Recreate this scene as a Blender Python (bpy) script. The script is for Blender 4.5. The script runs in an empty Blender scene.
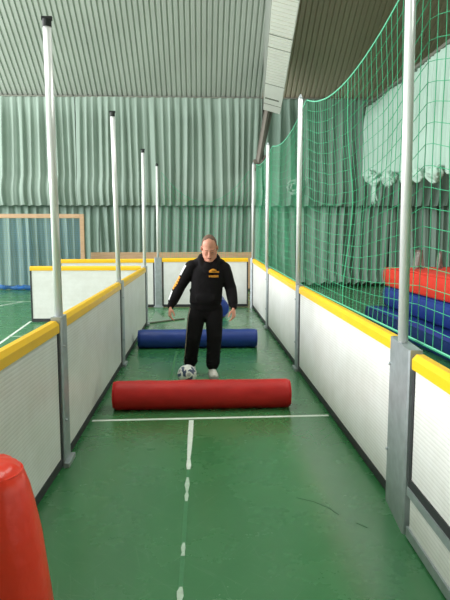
import bpy, bmesh, math, random
from mathutils import Vector, Matrix, Euler, noise
from mathutils.bvhtree import BVHTree

scene = bpy.context.scene
COL = scene.collection
R = math.radians
PI = math.pi
V = Vector


# ------------------------------------------------------------------ materials
def lin(c):
    return tuple(((v / 255) / 12.92 if v / 255 <= 0.04045 else ((v / 255 + 0.055) / 1.055) ** 2.4) for v in c) + (1,)


def mat(name, rgb, rough=0.6, metal=0.0, spec=0.5, var=0.0, vscale=4.0, bump=0.0, bscale=30.0, coat=0.0, stretch=(1, 1, 1), sheen=0.0):
    m = bpy.data.materials.new(name)
    m.use_nodes = True
    nt = m.node_tree
    b = nt.nodes['Principled BSDF']
    b.inputs['Base Color'].default_value = lin(rgb)
    b.inputs['Roughness'].default_value = rough
    b.inputs['Metallic'].default_value = metal
    b.inputs['Specular IOR Level'].default_value = spec
    b.inputs['Coat Weight'].default_value = coat
    b.inputs['Sheen Weight'].default_value = sheen
    if var or bump:
        tc = nt.nodes.new('ShaderNodeTexCoord')
        mp = nt.nodes.new('ShaderNodeMapping')
        mp.inputs['Scale'].default_value = stretch
        nt.links.new(tc.outputs['Object'], mp.inputs['Vector'])
    if var:
        n = nt.nodes.new('ShaderNodeTexNoise')
        n.inputs['Scale'].default_value = vscale
        n.inputs['Detail'].default_value = 5
        nt.links.new(mp.outputs['Vector'], n.inputs['Vector'])
        r = nt.nodes.new('ShaderNodeValToRGB')
        r.color_ramp.elements[0].position = 0.3
        r.color_ramp.elements[1].position = 0.7
        c = lin(rgb)
        r.color_ramp.elements[0].color = tuple(max(0, v * (1 - var)) for v in c[:3]) + (1,)
        r.color_ramp.elements[1].color = tuple(min(1, v * (1 + var)) for v in c[:3]) + (1,)
        nt.links.new(n.outputs['Fac'], r.inputs['Fac'])
        nt.links.new(r.outputs['Color'], b.inputs['Base Color'])
    if bump:
        n = nt.nodes.new('ShaderNodeTexNoise')
        n.inputs['Scale'].default_value = bscale
        n.inputs['Detail'].default_value = 4
        nt.links.new(mp.outputs['Vector'], n.inputs['Vector'])
        bp = nt.nodes.new('ShaderNodeBump')
        bp.inputs['Strength'].default_value = bump
        bp.inputs['Distance'].default_value = 0.02
        nt.links.new(n.outputs['Fac'], bp.inputs['Height'])
        nt.links.new(bp.outputs['Normal'], b.inputs['Normal'])
    return m


def board_mat(name, rgb):
    """translucent white sandwich sheet with fine horizontal ribs and faint scuffs"""
    m = mat(name, rgb, 0.38, spec=0.4)
    nt = m.node_tree
    b = nt.nodes['Principled BSDF']
    tc = nt.nodes.new('ShaderNodeTexCoord')
    w = nt.nodes.new('ShaderNodeTexWave')
    w.wave_type = 'BANDS'
    w.bands_direction = 'Z'
    w.inputs['Scale'].default_value = 12.5
    w.inputs['Distortion'].default_value = 0.0
    nt.links.new(tc.outputs['Object'], w.inputs['Vector'])
    r = nt.nodes.new('ShaderNodeValToRGB')
    c = lin(rgb)
    r.color_ramp.elements[0].position = 0.0
    r.color_ramp.elements[0].color = tuple(v * 0.87 for v in c[:3]) + (1,)
    r.color_ramp.elements[1].position = 0.35
    r.color_ramp.elements[1].color = c
    nt.links.new(w.outputs['Fac'], r.inputs['Fac'])
    n = nt.nodes.new('ShaderNodeTexNoise')
    n.inputs['Scale'].default_value = 2.4
    n.inputs['Detail'].default_value = 8
    n.inputs['Roughness'].default_value = 0.7
    nt.links.new(tc.outputs['Object'], n.inputs['Vector'])
    r2 = nt.nodes.new('ShaderNodeValToRGB')
    r2.color_ramp.elements[0].position = 0.25
    r2.color_ramp.elements[0].color = (0.84, 0.83, 0.80, 1)
    r2.color_ramp.elements[1].position = 0.6
    r2.color_ramp.elements[1].color = (1, 1, 1, 1)
    nt.links.new(n.outputs['Fac'], r2.inputs['Fac'])
    mx = nt.nodes.new('ShaderNodeMix')
    mx.data_type = 'RGBA'
    mx.blend_type = 'MULTIPLY'
    mx.inputs['Factor'].default_value = 1
    nt.links.new(r.outputs['Color'], mx.inputs['A'])
    nt.links.new(r2.outputs['Color'], mx.inputs['B'])
    nt.links.new(mx.outputs['Result'], b.inputs['Base Color'])
    bp = nt.nodes.new('ShaderNodeBump')
    bp.inputs['Strength'].default_value = 0.15
    bp.inputs['Distance'].default_value = 0.004
    nt.links.new(w.outputs['Fac'], bp.inputs['Height'])
    nt.links.new(bp.outputs['Normal'], b.inputs['Normal'])
    return m


def floor_mat():
    m = mat('floor_green', (50, 112, 70), 0.3, spec=1.0)
    nt = m.node_tree
    b = nt.nodes['Principled BSDF']
    tc = nt.nodes.new('ShaderNodeTexCoord')
    n = nt.nodes.new('ShaderNodeTexNoise')
    n.inputs['Scale'].default_value = 1.6
    n.inputs['Detail'].default_value = 8
    n.inputs['Roughness'].default_value = 0.65
    nt.links.new(tc.outputs['Object'], n.inputs['Vector'])
    r = nt.nodes.new('ShaderNodeValToRGB')
    r.color_ramp.elements[0].position = 0.3
    r.color_ramp.elements[0].color = lin(FLOOR_A)
    r.color_ramp.elements[1].position = 0.75
    r.color_ramp.elements[1].color = lin(FLOOR_B)
    nt.links.new(n.outputs['Fac'], r.inputs['Fac'])
    # thin pale scratches: a warped, stretched noise thresholded
    last = r.outputs['Color']
    for ang, sc, lo in ((0.75, 1.0, 0.66), (-0.95, 1.2, 0.66), (1.35, 0.8, 0.67), (0.2, 1.0, 0.68)):
        m0 = nt.nodes.new('ShaderNodeMapping')
        m0.inputs['Rotation'].default_value = (0, 0, ang)
        nt.links.new(tc.outputs['Object'], m0.inputs['Vector'])
        mp = nt.nodes.new('ShaderNodeMapping')
        mp.inputs['Location'].default_value = (ang * 31, ang * 17, ang)
        mp.inputs['Scale'].default_value = (2.6 * sc, 70 * sc, 1)
        nt.links.new(m0.outputs['Vector'], mp.inputs['Vector'])
        s = nt.nodes.new('ShaderNodeTexNoise')
        s.inputs['Scale'].default_value = 1.0
        s.inputs['Detail'].default_value = 2
        nt.links.new(mp.outputs['Vector'], s.inputs['Vector'])
        rr = nt.nodes.new('ShaderNodeValToRGB')
        rr.color_ramp.elements[0].position = lo
        rr.color_ramp.elements[0].color = (0, 0, 0, 1)
        rr.color_ramp.elements[1].position = lo + 0.05
        rr.color_ramp.elements[1].color = (0.22, 0.22, 0.22, 1)
        nt.links.new(s.outputs['Fac'], rr.inputs['Fac'])
        mx = nt.nodes.new('ShaderNodeMix')
        mx.data_type = 'RGBA'
        nt.links.new(rr.outputs['Color'], mx.inputs['Factor'])
        nt.links.new(last, mx.inputs['A'])
        mx.inputs['B'].default_value = lin((96, 140, 108))
        last = mx.outputs['Result']
    nt.links.new(last, b.inputs['Base Color'])
    r3 = nt.nodes.new('ShaderNodeMapRange')
    r3.inputs['From Min'].default_value = 0.3
    r3.inputs['From Max'].default_value = 0.7
    r3.inputs['To Min'].default_value = 0.24
    r3.inputs['To Max'].default_value = 0.30
    nt.links.new(n.outputs['Fac'], r3.inputs['Value'])
    nt.links.new(r3.outputs['Result'], b.inputs['Roughness'])
    return m


FLOOR_A, FLOOR_B = (48, 110, 64), (56, 119, 71)
M = {
    'floor': floor_mat(),
    'ceiling': mat('pale_ribbed_sheet', (172, 179, 170), 0.55, var=0.06, vscale=0.8),
    'ceiling_shaded': mat('brown_grey_shaded_sheet', (182, 172, 152), 0.7, var=0.06, vscale=0.8),  # browner copy of the roof sheet, its tint standing in for the shaded bay
    'wall': mat('wall_dark_green_grey', (120, 114, 100), 0.8),
    'wall_pale': mat('wall_pale_render', (200, 200, 190), 0.8),
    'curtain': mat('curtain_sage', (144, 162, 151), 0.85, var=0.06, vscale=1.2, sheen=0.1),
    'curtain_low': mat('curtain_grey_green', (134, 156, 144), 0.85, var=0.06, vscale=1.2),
    'curtain_shaded': mat('curtain_sage_shaded', (122, 144, 132), 0.85, var=0.06, vscale=1.2),  # darker copy of the sage curtain, shade beyond the beam put into its colour
    'curtain_pale': mat('curtain_pale_mint', (176, 204, 190), 0.85, var=0.05, vscale=1.2),
    'board': board_mat('board_white', (227, 228, 226)),
    'yellow': mat('rail_yellow', (242, 190, 24), 0.4, var=0.05, vscale=3),
    'dark': mat('dark_rubber', (42, 44, 48), 0.6),
    'steel': mat('galvanised_steel', (168, 176, 180), 0.42, metal=0.55, var=0.12, vscale=14),
    'pole': mat('pole_aluminium', (240, 241, 242), 0.3, metal=0.25, spec=0.8),
    'cap': mat('cap_black', (30, 36, 36), 0.6),
    'net': mat('net_green', (58, 172, 124), 0.6),
    'net_rope': mat('net_edge_green', (96, 186, 150), 0.6),
    'net_blue': mat('goal_net_blue', (120, 164, 188), 0.7),
    'blue_cloth': mat('blue_cloth', (40, 110, 190), 0.7, bump=0.3),
    'red_vinyl': mat('red_vinyl', (186, 27, 25), 0.5, spec=0.35, var=0.10, vscale=5, bump=0.25, bscale=9),
    'red_shiny': mat('red_shiny_vinyl', (240, 58, 36), 0.28, var=0.08, vscale=4, bump=0.5, bscale=7),
    'red_mat': mat('red_mat', (214, 52, 36), 0.5, var=0.06, vscale=3),
    'blue_vinyl': mat('blue_vinyl', (24, 56, 138), 0.45, var=0.10, vscale=5, bump=0.2, bscale=9),
    'blue_mat': mat('blue_mat', (34, 64, 150), 0.5, var=0.06, vscale=3),
    'wood': mat('pale_wood', (190, 154, 120), 0.55, var=0.12, vscale=3, stretch=(1, 6, 14)),
    'line': mat('floor_tape_white', (214, 222, 214), 0.5, var=0.08, vscale=20),
    'line_worn': mat('floor_tape_worn', (176, 198, 180), 0.5, var=0.15, vscale=30),
    'line_faint': mat('floor_tape_faint', (62, 122, 80), 0.5, var=0.1, vscale=30),
    'skin': mat('skin', (212, 148, 126), 0.5, var=0.06, vscale=14),
    'hair': mat('cropped_hair', (104, 80, 66), 0.8, var=0.2, vscale=60),
    'lip': mat('lips', (150, 84, 78), 0.5),
    'eye': mat('eye_dark', (60, 42, 36), 0.4),
    'brow': mat('brow', (150, 106, 86), 0.8),
    'black_cloth': mat('black_cotton', (19, 17, 20), 0.9, spec=0.2, var=0.15, vscale=8, bump=0.6, bscale=11),
    'black_trouser': mat('black_trousers', (15, 13, 16), 0.85, spec=0.2, var=0.15, vscale=8, bump=0.6, bscale=9),
    'white_print': mat('print_white', (220, 222, 224), 0.6),
    'orange_print': mat('print_orange', (226, 150, 36), 0.6),
    'grey_print': mat('stripe_grey', (150, 140, 126), 0.7),
    'shoe': mat('shoe_white', (208, 204, 198), 0.55, var=0.08, vscale=30),
    'sole': mat('shoe_sole_grey', (150, 148, 144), 0.6),
    'ball_white': mat('ball_white', (214, 214, 210), 0.35),
    'ball_blue': mat('ball_navy', (52, 66, 96), 0.35),
    'ball_grey': mat('ball_grey', (160, 160, 158), 0.4),
    'duct': mat('duct_white', (248, 246, 240), 0.5, var=0.04, vscale=2),
    'duct_seam': mat('duct_seam_grey', (120, 122, 112), 0.6),
    'beam': mat('beam_grey', (132, 138, 130), 0.6),
    'strut': mat('strut_brown_grey', (112, 106, 98), 0.5, metal=0.3),
    'plate': mat('plate_pale', (112, 136, 118), 0.5),
    'scuff': mat('heel_scuff', (42, 92, 58), 0.5),
    'scrap': mat('pale_fabric', (180, 186, 180), 0.85),
}


# ------------------------------------------------------------------ helpers
def obj(name, bm, m, parent=None, smooth=False, loc=None):
    me = bpy.data.meshes.new(name)
    bmesh.ops.recalc_face_normals(bm, faces=bm.faces[:])
    bm.to_mesh(me)
    bm.free()
    return link(name, me, m, parent, smooth, loc)


def link(name, me, m, parent=None, smooth=False, loc=None):
    o = bpy.data.objects.new(name, me)
    COL.objects.link(o)
    for mm in (m if isinstance(m, (list, tuple)) else [m]):
        me.materials.append(mm)
    if smooth:
        for p in me.polygons:
            p.use_smooth = True
    if parent is not None:
        o.parent = parent
    if loc is not None:
        o.location = loc
    return o


def tag(o, label=None, cat=None, group=None, kind=None):
    if label:
        o['label'] = label
    if cat:
        o['category'] = cat
    if group:
        o['group'] = group
    if kind:
        o['kind'] = kind
    return o


def thing(name, label, cat, loc=(0, 0, 0), rz=0.0, group=None):
    o = bpy.data.objects.new(name, None)
    COL.objects.link(o)
    o.empty_display_size = 0.1
    o.location = loc
    o.rotation_euler = (0, 0, rz)
    return tag(o, label, cat, group)


def bx(bm, x0, x1, y0, y1, z0, z1, bev=0.0):
    vs = [bm.verts.new((x, y, z)) for x in (x0, x1) for y in (y0, y1) for z in (z0, z1)]
    fs = [bm.faces.new([vs[i] for i in f]) for f in ((0, 1, 3, 2), (4, 6, 7, 5), (0, 4, 5, 1), (2, 3, 7, 6), (0, 2, 6, 4), (1, 5, 7, 3))]
    if bev:
        es = list({e for f in fs for e in f.edges})
        bmesh.ops.bevel(bm, geom=es, offset=bev, segments=2, affect='EDGES', profile=0.5)
    return bm


def B(*a, **k):
    return bx(bmesh.new(), *a, **k)


def frame_of(d):
    d = d.normalized()
    a = V((0, 0, 1)) if abs(d.z) < 0.9 else V((1, 0, 0))
    u = d.cross(a).normalized()
    return u, d.cross(u).normalized()


def tube(bm, pts, radii, seg=14, caps=True, ell=None):
    """tapered tube with rounded ends; ell = (direction, factor) squashes the section along a direction"""
    pts = [V(p) for p in pts]
    if not isinstance(radii, (list, tuple)):
        radii = [radii] * len(pts)
    rings = []
    P2, R2, D2 = [], [], []
    n = len(pts)
    for i, p in enumerate(pts):
        d = (pts[min(i + 1, n - 1)] - pts[max(i - 1, 0)]).normalized()
        P2.append(p); R2.append(radii[i]); D2.append(d)
    if caps:
        pre, post = [], []
        for a in (0.95, 0.75, 0.4):
            pre.append((P2[0] - D2[0] * R2[0] * a, R2[0] * math.sqrt(1 - a * a), D2[0]))
        for a in (0.4, 0.75, 0.95):
            post.append((P2[-1] + D2[-1] * R2[-1] * a, R2[-1] * math.sqrt(1 - a * a), D2[-1]))
        allr = pre + list(zip(P2, R2, D2)) + post
    else:
        allr = list(zip(P2, R2, D2))
    u0 = None
    for p, r, d in allr:
        if u0 is None:
            u, v = frame_of(d)
        else:
            u = (u0 - d * u0.dot(d)).normalized()
            v = d.cross(u)
        u0 = u
        ring = []
        for k in range(seg):
            a = 2 * PI * k / seg
            off = u * (r * math.cos(a)) + v * (r * math.sin(a))
            if ell:
                e = V(ell[0]).normalized()
                off = off + e * (off.dot(e) * (ell[1] - 1))
            ring.append(bm.verts.new(p + off))
        rings.append(ring)
    for a, b in zip(rings, rings[1:]):
        for k in range(seg):
            bm.faces.new((a[k], a[(k + 1) % seg], b[(k + 1) % seg], b[k]))
    bm.faces.new(rings[0][::-1])
    bm.faces.new(rings[-1])
    return bm


def ellip(bm, c, r, rot=(0, 0, 0), seg=20, rings=14):
    mtx = Matrix.Translation(c) @ Euler(rot).to_matrix().to_4x4() @ Matrix.Diagonal((r[0], r[1], r[2], 1))
    bmesh.ops.create_uvsphere(bm, u_segments=seg, v_segments=rings, radius=1, matrix=mtx)
    return bm


def loft(bm, secs, seg=24):
    """stack of elliptical sections (cx, cy, z, rx, ry[, power]); closed"""
    rings = []
    for s in secs:
        cx, cy, z, rx, ry = s[:5]
        pw = s[5] if len(s) > 5 else 1.0
        ring = []
        for k in range(seg):
            a = 2 * PI * k / seg
            c, sn = math.cos(a), math.sin(a)
            ring.append(bm.verts.new((cx + rx * math.copysign(abs(c) ** pw, c), cy + ry * math.copysign(abs(sn) ** pw, sn), z)))
        rings.append(ring)
    for a, b in zip(rings, rings[1:]):
        for k in range(seg):
            bm.faces.new((a[k], a[(k + 1) % seg], b[(k + 1) % seg], b[k]))
    bm.faces.new(rings[0][::-1])
    bm.faces.new(rings[-1])
    return bm


def fused(name, bm, m, parent=None, voxel=0.008, smooth=6, fac=0.5):
    """fuse overlapping pieces into ONE continuous skin"""
    bmesh.ops.recalc_face_normals(bm, faces=bm.faces[:])
    me = bpy.data.meshes.new(name + '_raw')
    bm.to_mesh(me)
    bm.free()
    t = bpy.data.objects.new(name + '_raw', me)
    COL.objects.link(t)
    md = t.modifiers.new('r', 'REMESH')
    md.mode = 'VOXEL'
    md.voxel_size = voxel
    if smooth:
        s = t.modifiers.new('s', 'SMOOTH')
        s.iterations = smooth
        s.factor = fac
    dg = bpy.context.evaluated_depsgraph_get()
    dg.update()
    new = bpy.data.meshes.new_from_object(t.evaluated_get(dg))
    new.name = name
    bpy.data.objects.remove(t)
    bpy.data.meshes.remove(me)
    new.materials.clear()
    return link(name, new, m, parent, True)


def bvh_of(o):
    me = o.data
    return BVHTree.FromPolygons([v.co.copy() for v in me.vertices], [tuple(p.vertices) for p in me.polygons])


def patch(name, tree, pa, pb, wdir, width, outward, m, parent, nu=14, nv=5, off=0.004, shape=None, thick=0.003):
    """a thin print lying on a garment between pa and pb"""
    bm = bmesh.new()
    pa, pb, wdir, outward = V(pa), V(pb), V(wdir).normalized(), V(outward).normalized()
    top, bot = {}, {}
    for i in range(nu + 1):
        for j in range(nv + 1):
            s = (j / nv - 0.5) * width
            p = pa.lerp(pb, i / nu) + wdir * s
            h, nrm, _, _ = tree.ray_cast(p + outward * 0.35, -outward, 0.8)
            if h is None:
                continue
            if nrm.dot(outward) < 0:
                nrm = -nrm
            top[i, j] = bm.verts.new(h + nrm * off)
    for i in range(nu):
        for j in range(nv):
            if shape and not shape((i + 0.5) / nu, (j + 0.5) / nv):
                continue
            k = [(i, j), (i + 1, j), (i + 1, j + 1), (i, j + 1)]
            if all(q in top for q in k):
                bm.faces.new([top[q] for q in k])
    for v in [v for v in bm.verts if not v.link_faces]:
        bm.verts.remove(v)
    bmesh.ops.recalc_face_normals(bm, faces=bm.faces[:])
    bm.normal_update()
    s = sum((f.normal.dot(outward) for f in bm.faces))
    if s < 0:
        bmesh.ops.reverse_faces(bm, faces=bm.faces[:])
    bmesh.ops.solidify(bm, geom=bm.faces[:], thickness=thick)
    return obj(name, bm, m, parent, True)


# ------------------------------------------------------------------ the hall
WX0, WX1, WY0, WY1 = -14.0, 11.0, -7.0, 19.15
struct = lambda name, bm, m, **k: tag(obj(name, bm, m, **k), kind='structure')

struct('floor', B(WX0, WX1, WY0, WY1, -0.1, 0.0), M['floor'])
struct('wall_back', B(WX0, WX1, WY1, WY1 + 0.2, 0, 7), M['wall'])
struct('wall_right', B(WX1, WX1 + 0.2, WY0, WY1, 0, 14), M['wall'])
struct('wall_rear', B(WX0, WX1, WY0 - 0.2, WY0, 0, 14), M['wall_pale'])
bm = bmesh.new()
bx(bm, WX0 - 0.2, WX0, WY0, WY1, 0, 2.4)
bx(bm, WX0 - 0.2, WX0, WY0, WY1, 7.2, 14)
for k in range(9):
    y = WY0 + k * (WY1 - WY0 - 0.3) / 8
    bx(bm, WX0 - 0.2, WX0, y, y + 0.3, 2.4, 7.2)
struct('wall_left', bm, M['wall_pale'])

# roof: steep ribbed sheets running down to the head of the back curtains
EAVE_Y, EAVE_Z, RISE = 18.75, 6.02, 0.72
RIDGE_Y = 9.2
RIDGE_Z = EAVE_Z + RISE * (EAVE_Y - RIDGE_Y)


def ribbed(x0, x1, pitch=0.155, depth=0.04):
    bm = bmesh.new()
    prof = []
    x = x0
    while x < x1:
        for dx, dz in ((0, 0), (0.60, 0), (0.68, 1), (0.92, 1)):
            if x + dx * pitch < x1:
                prof.append((x + dx * pitch, dz * depth))
        x += pitch
    prof.append((x1, 0))
    path = [(EAVE_Y + 0.4, EAVE_Z - RISE * 0.4), (RIDGE_Y, RIDGE_Z), (3.0, RIDGE_Z), (WY0 - 0.1, 7.2)]
    rows = [[bm.verts.new((px, y, z + dz)) for px, dz in prof] for y, z in path]
    for a, b in zip(rows, rows[1:]):
        for k in range(len(prof) - 1):
            bm.faces.new((a[k], a[k + 1], b[k + 1], b[k]))
    return bm


struct('ceiling_left', ribbed(WX0, 2.0), M['ceiling'])
struct('ceiling_right', ribbed(2.0, WX1), M['ceiling_shaded'])


# beam: deep downstand between the two roof bays, the white duct runs along its foot
def along(y):           # centre line of the duct, it drifts across the hall a little
    return 2.155 - 0.0825 * (17.5 - y), 5.36 + 0.1295 * (17.5 - y)


bm = bmesh.new()
vs = []
for y in (17.45, RIDGE_Y, 3.0, -6.8):
    cx, cz = along(y)
    top = min(EAVE_Z + RISE * (EAVE_Y - y), RIDGE_Z) if y > 2 else 7.6
    if y < 2:
        top = max(top, cz + 0.6)
    vs.append([bm.verts.new(p) for p in ((cx - 0.25, y, cz + 0.22), (cx + 0.2, y, cz + 0.22), (cx + 0.2, y, top + 0.1), (cx - 0.25, y, top + 0.1))])
for a, b in zip(vs, vs[1:]):
    for k in range(4):
        bm.faces.new((a[k], a[(k + 1) % 4], b[(k + 1) % 4], b[k]))
bm.faces.new(vs[0]); bm.faces.new(vs[-1][::-1])
struct('beam', bm, M['beam'])

duct = thing('ceiling_duct', 'long white box duct with grey seams slung under the roof beam', 'duct', (along(17.5)[0], 17.5, along(17.5)[1]))
ang = math.atan(0.0825)
slope = math.atan(0.1295 / math.sqrt(1 + 0.0825 ** 2))
L = 24.0


def duct_place(o):
    o.rotation_mode = 'YXZ'
    o.rotation_euler = (-slope, R(16), -ang)
    return o


def dbox(y0, y1, x0, x1, z0, z1):
    bm = bmesh.new()
    bx(bm, x0, x1, -y1, -y0, z0, z1)
    return bm


duct_place(obj('duct_body', dbox(0, L, -0.26, 0.26, 0, 0.14), M['duct'], duct))
for k, y in enumerate((0.55, 0.95, 2.0, 4.1, 4.7, 6.3, 7.9, 9.5, 11.0)):
    wide = 0.09 if k == 1 else 0.03
    duct_place(obj('seam', dbox(y, y + wide, -0.23 if k == 1 else -0.262, 0.17 if k == 1 else 0.262, -0.006, 0.142), M['duct_seam'], duct))
# fine louvre lips across the near length of the duct
bm = bmesh.new()
y = 2.2
while y < 12:
    bx(bm, -0.245, 0.245, -y - 0.02, -y, -0.004, 0.0)
    y += 0.16
duct_place(obj('louvre', bm, mat('louvre_grey', (214, 212, 200), 0.6), duct))

st = thing('hanging_steel_strut', 'dull brown steel strut hanging from the duct end down to a bracket', 'strut', (2.06, 17.62, 5.36))
bm = bmesh.new()
tube(bm, [(0, 0, 0.15), (-0.25, 0.18, -1.42)], 0.10, 8)
tube(bm, [(0.12, 0.05, 0.1), (-0.2, 0.2, -1.35)], 0.05, 8)
obj('strut_arm', bm, M['strut'], st)
bm = bmesh.new()
bx(bm, -0.42, -0.1, 0.1, 0.24, -1.5, -1.36, 0.02)
tube(bm, [(-0.4, 0.17, -1.42), (-0.2, 0.17, -1.6), (-0.05, 0.17, -1.25)], 0.035, 8)
tube(bm, [(-0.3, 0.17, -1.45), (-0.36, 0.17, -1.68)], 0.03, 8)
obj('bracket', bm, M['strut'], st)


# ------------------------------------------------------------------ curtains
def drape(u0, u1, z_top, z_hem, depth0, seed, amp=0.09, pitch=0.30, billow=0.0, hem_wave=0.0, flare=0.0, axis='x', hem_fn=None, nz=22, top_fn=None):
    """hanging cloth with irregular folds. axis 'x': plane y=depth0, folds towards -y; 'y': plane x=depth0, folds towards -x"""
    rnd = random.Random(seed)
    bm = bmesh.new()
    nu = int((u1 - u0) / 0.028)
    rows = []
    o1, o2, o3 = rnd.uniform(0, 50), rnd.uniform(0, 50), rnd.uniform(0, 50)
    for j in range(nz + 1):
        t = j / nz
        row = []
        for i in range(nu + 1):
            u = u0 + (u1 - u0) * i / nu
            # phase drifts so that the folds are irregular and lean a little
            w = u + 0.16 * noise.noise((u * 0.9 + o1, t * 0.35, 0)) + 0.4 * noise.noise((u * 0.35 + o2, t * 0.12, 3)) + 0.05 * noise.noise((u * 2.2 + o3, t * 0.8, 4))
            ph = 2 * PI * w / pitch
            a = amp * (0.45 + 0.75 * (0.5 + 0.5 * noise.noise((u * 0.8 + o3, t * 1.1, 7))) * (0.4 + 0.6 * min(1, t * 3)))
            a *= 0.35 + 0.65 * min(1.0, t * 5)
            d = a * (math.sin(ph) + 0.35 * math.sin(2.3 * ph + 1.1) + 0.35 * math.sin(0.47 * ph))
            d += 0.10 * noise.noise((u * 0.5 + o2, t * 0.7, 11))
            if billow:
                s = max(0.0, (t - 0.72) / 0.28)
                d += billow * (math.sin(min(1.0, s) * PI) * 0.9) * (1 + 0.5 * noise.noise((u * 1.6 + o1, 0, 5)))
                if s > 0.85:
                    d *= 0.75
            d += flare * max(0, t - 0.85) / 0.15
            zh = z_hem if hem_fn is None else hem_fn(u)
            zt = z_top if top_fn is None else top_fn(u)
            zh += hem_wave * noise.noise((u * 1.3 + o3, 2, 2)) + hem_wave * 0.5 * math.sin(ph)
            z = zt + (zh - zt) * t
            row.append(bm.verts.new((u, depth0 - d, z) if axis == 'x' else (depth0 - d, u, z)))
        rows.append(row)
    for a, b in zip(rows, rows[1:]):
        for i in range(nu):
            bm.faces.new((a[i], a[i + 1], b[i + 1], b[i]))
    return bm


def curtain(label, m, *a, group=None, header=None, **k):
    o = obj('curtain', drape(*a, **k), m, None, True)
    return tag(o, label, 'curtain', group)


HEM = 2.64
c1 = curtain('upper sage green curtain above the wooden goal frame', M['curtain'], -11.5, -3.905, 6.0, HEM, 18.62, 3, pitch=0.25, billow=0.16, hem_wave=0.022, amp=0.07)
c2 = curtain('upper sage green curtain above the man, ending at the steel strut', M['curtain'], -3.895, 2.0, 6.0, HEM, 18.60, 8, pitch=0.24, billow=0.16, hem_wave=0.022, amp=0.07)
c3 = curtain('shade-toned upper green curtain right of the steel strut, behind the green side net', M['curtain_shaded'], 2.06, 10.9, 6.0, HEM, 18.62, 13, pitch=0.30, billow=0.10, hem_wave=0.03)
curtain('lower grey-green curtain hanging behind the wooden goal', M['curtain_low'], -11.5, -3.255, 2.95, 0.06, 18.96, 21, amp=0.07, pitch=0.30)
curtain('lower grey-green curtain behind the man and the long wooden barrier', M['curtain_low'], -3.245, 2.295, 2.95, 0.06, 18.90, 25, amp=0.07, pitch=0.27)
curtain('lower grey-green curtain seen through the side net, ragged hem above the floor', M['curtain_low'], 2.305, 6.34, 2.95, 0.12, 18.95, 31, amp=0.09, pitch=0.31, hem_wave=0.1, flare=0.22)
curtain('lower grey-green curtain behind the red and blue mats', M['curtain_low'], 6.35, 10.9, 2.95, 0.08, 18.93, 36, amp=0.09, pitch=0.32)
# curtain heading tape
for c, x0, x1 in ((c1, -11.5, -3.95), (c2, -3.9, 2.0), (c3, 2.06, 10.9)):
    obj('heading_rail', B(x0, x1, 18.6, 18.7, 5.99, 6.03), M['duct_seam'], c)

# gathered twist in the shade-toned right-hand curtain
bm = bmesh.new()
for rr, tt, yy in ((0.19, 0.05, 18.40), (0.105, 0.04, 18.36)):
    ring = []
    n = 22
    pts = [(3.02 + rr * math.cos(2 * PI * k / n) * (1 + 0.12 * math.sin(3 * k)), yy + 0.02 * math.sin(k), 3.22 + rr * 1.1 * math.sin(2 * PI * k / n)) for k in range(n)]
    tube(bm, pts + [pts[0]], [tt * (1 + 0.25 * math.sin(k * 1.7)) for k in range(n + 1)], 10)
obj('gathered_twist', bm, M['curtain'], c3, True)

# pale curtain hung along the hall, its hem tied up in knots
hem = lambda y: 2.98 + (y - 11.8) * 0.085 + 0.08 * math.sin(y * 2.1)
div = curtain('pale mint curtain hung along the hall, its hem tied up in knots', M['curtain_pale'], 5.5, 18.2, 5.68, 3.0, 5.25, 44, amp=0.085, pitch=0.24, axis='y', hem_fn=hem, nz=16)
obj('curtain_rail', B(5.17, 5.3, 5.3, 18.3, 5.66, 5.73), M['duct_seam'], div)


def knot(y, z, s, seed, tail):
    """crumpled, twisted cloth: many thin folds wound over one another"""
    rnd = random.Random(seed)
    bm = bmesh.new()
    c = V((5.06, y, z))
    for q in range(15):
        ax = V((rnd.uniform(-1, 1), rnd.uniform(-1, 1), rnd.uniform(-1, 1))).normalized()
        u, v = frame_of(ax)
        a0 = rnd.uniform(0, 6.28)
        sp = rnd.uniform(2.2, 4.2)
        rr = s * rnd.uniform(0.55, 1.0)
        pts = []
        for k in range(13):
            a = a0 + sp * k / 12
            p = u * math.cos(a) + v * math.sin(a)
            pts.append(c + V((p.x * 0.55, p.y * 1.25, p.z * 0.62)) * rr + V((0, 0, 0.02 * math.sin(3 * a))))
        tube(bm, pts, [s * 0.10 * (0.5 + 0.9 * math.sin(PI * (k + 0.5) / 13)) for k in range(13)], 8)
    ellip(bm, c, (0.36 * s, 0.8 * s, 0.4 * s))
    if tail:
        for q in range(5):
            dy = (q - 2) * 0.075
            tube(bm, [c + V((0, dy * 0.3, 0)), c + V((-0.05, dy + 0.03 * (q % 2), -tail * 0.5)), c + V((-0.02 * (q % 2), dy * 1.5, -tail * (0.8 + 0.1 * (q % 3))))], [s * 0.13, s * 0.13, s * 0.08], 8)
    return fused('hem_knot', bm, M['curtain_pale'], div, 0.018, 2)


knot(17.1, 3.42, 0.30, 1, 0.0)
knot(16.5, 3.28, 0.30, 2, 0.75)
knot(15.3, 3.22, 0.30, 3, 0.25)
knot(13.9, 3.06, 0.28, 4, 0.3)
knot(13.2, 3.08, 0.24, 5, 0.0)
knot(12.35, 3.02, 0.28, 6, 0.12)
knot(10.6, 2.90, 0.30, 7, 0.2)


# ------------------------------------------------------------------ rink boards and posts
TOP = 1.10


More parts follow.
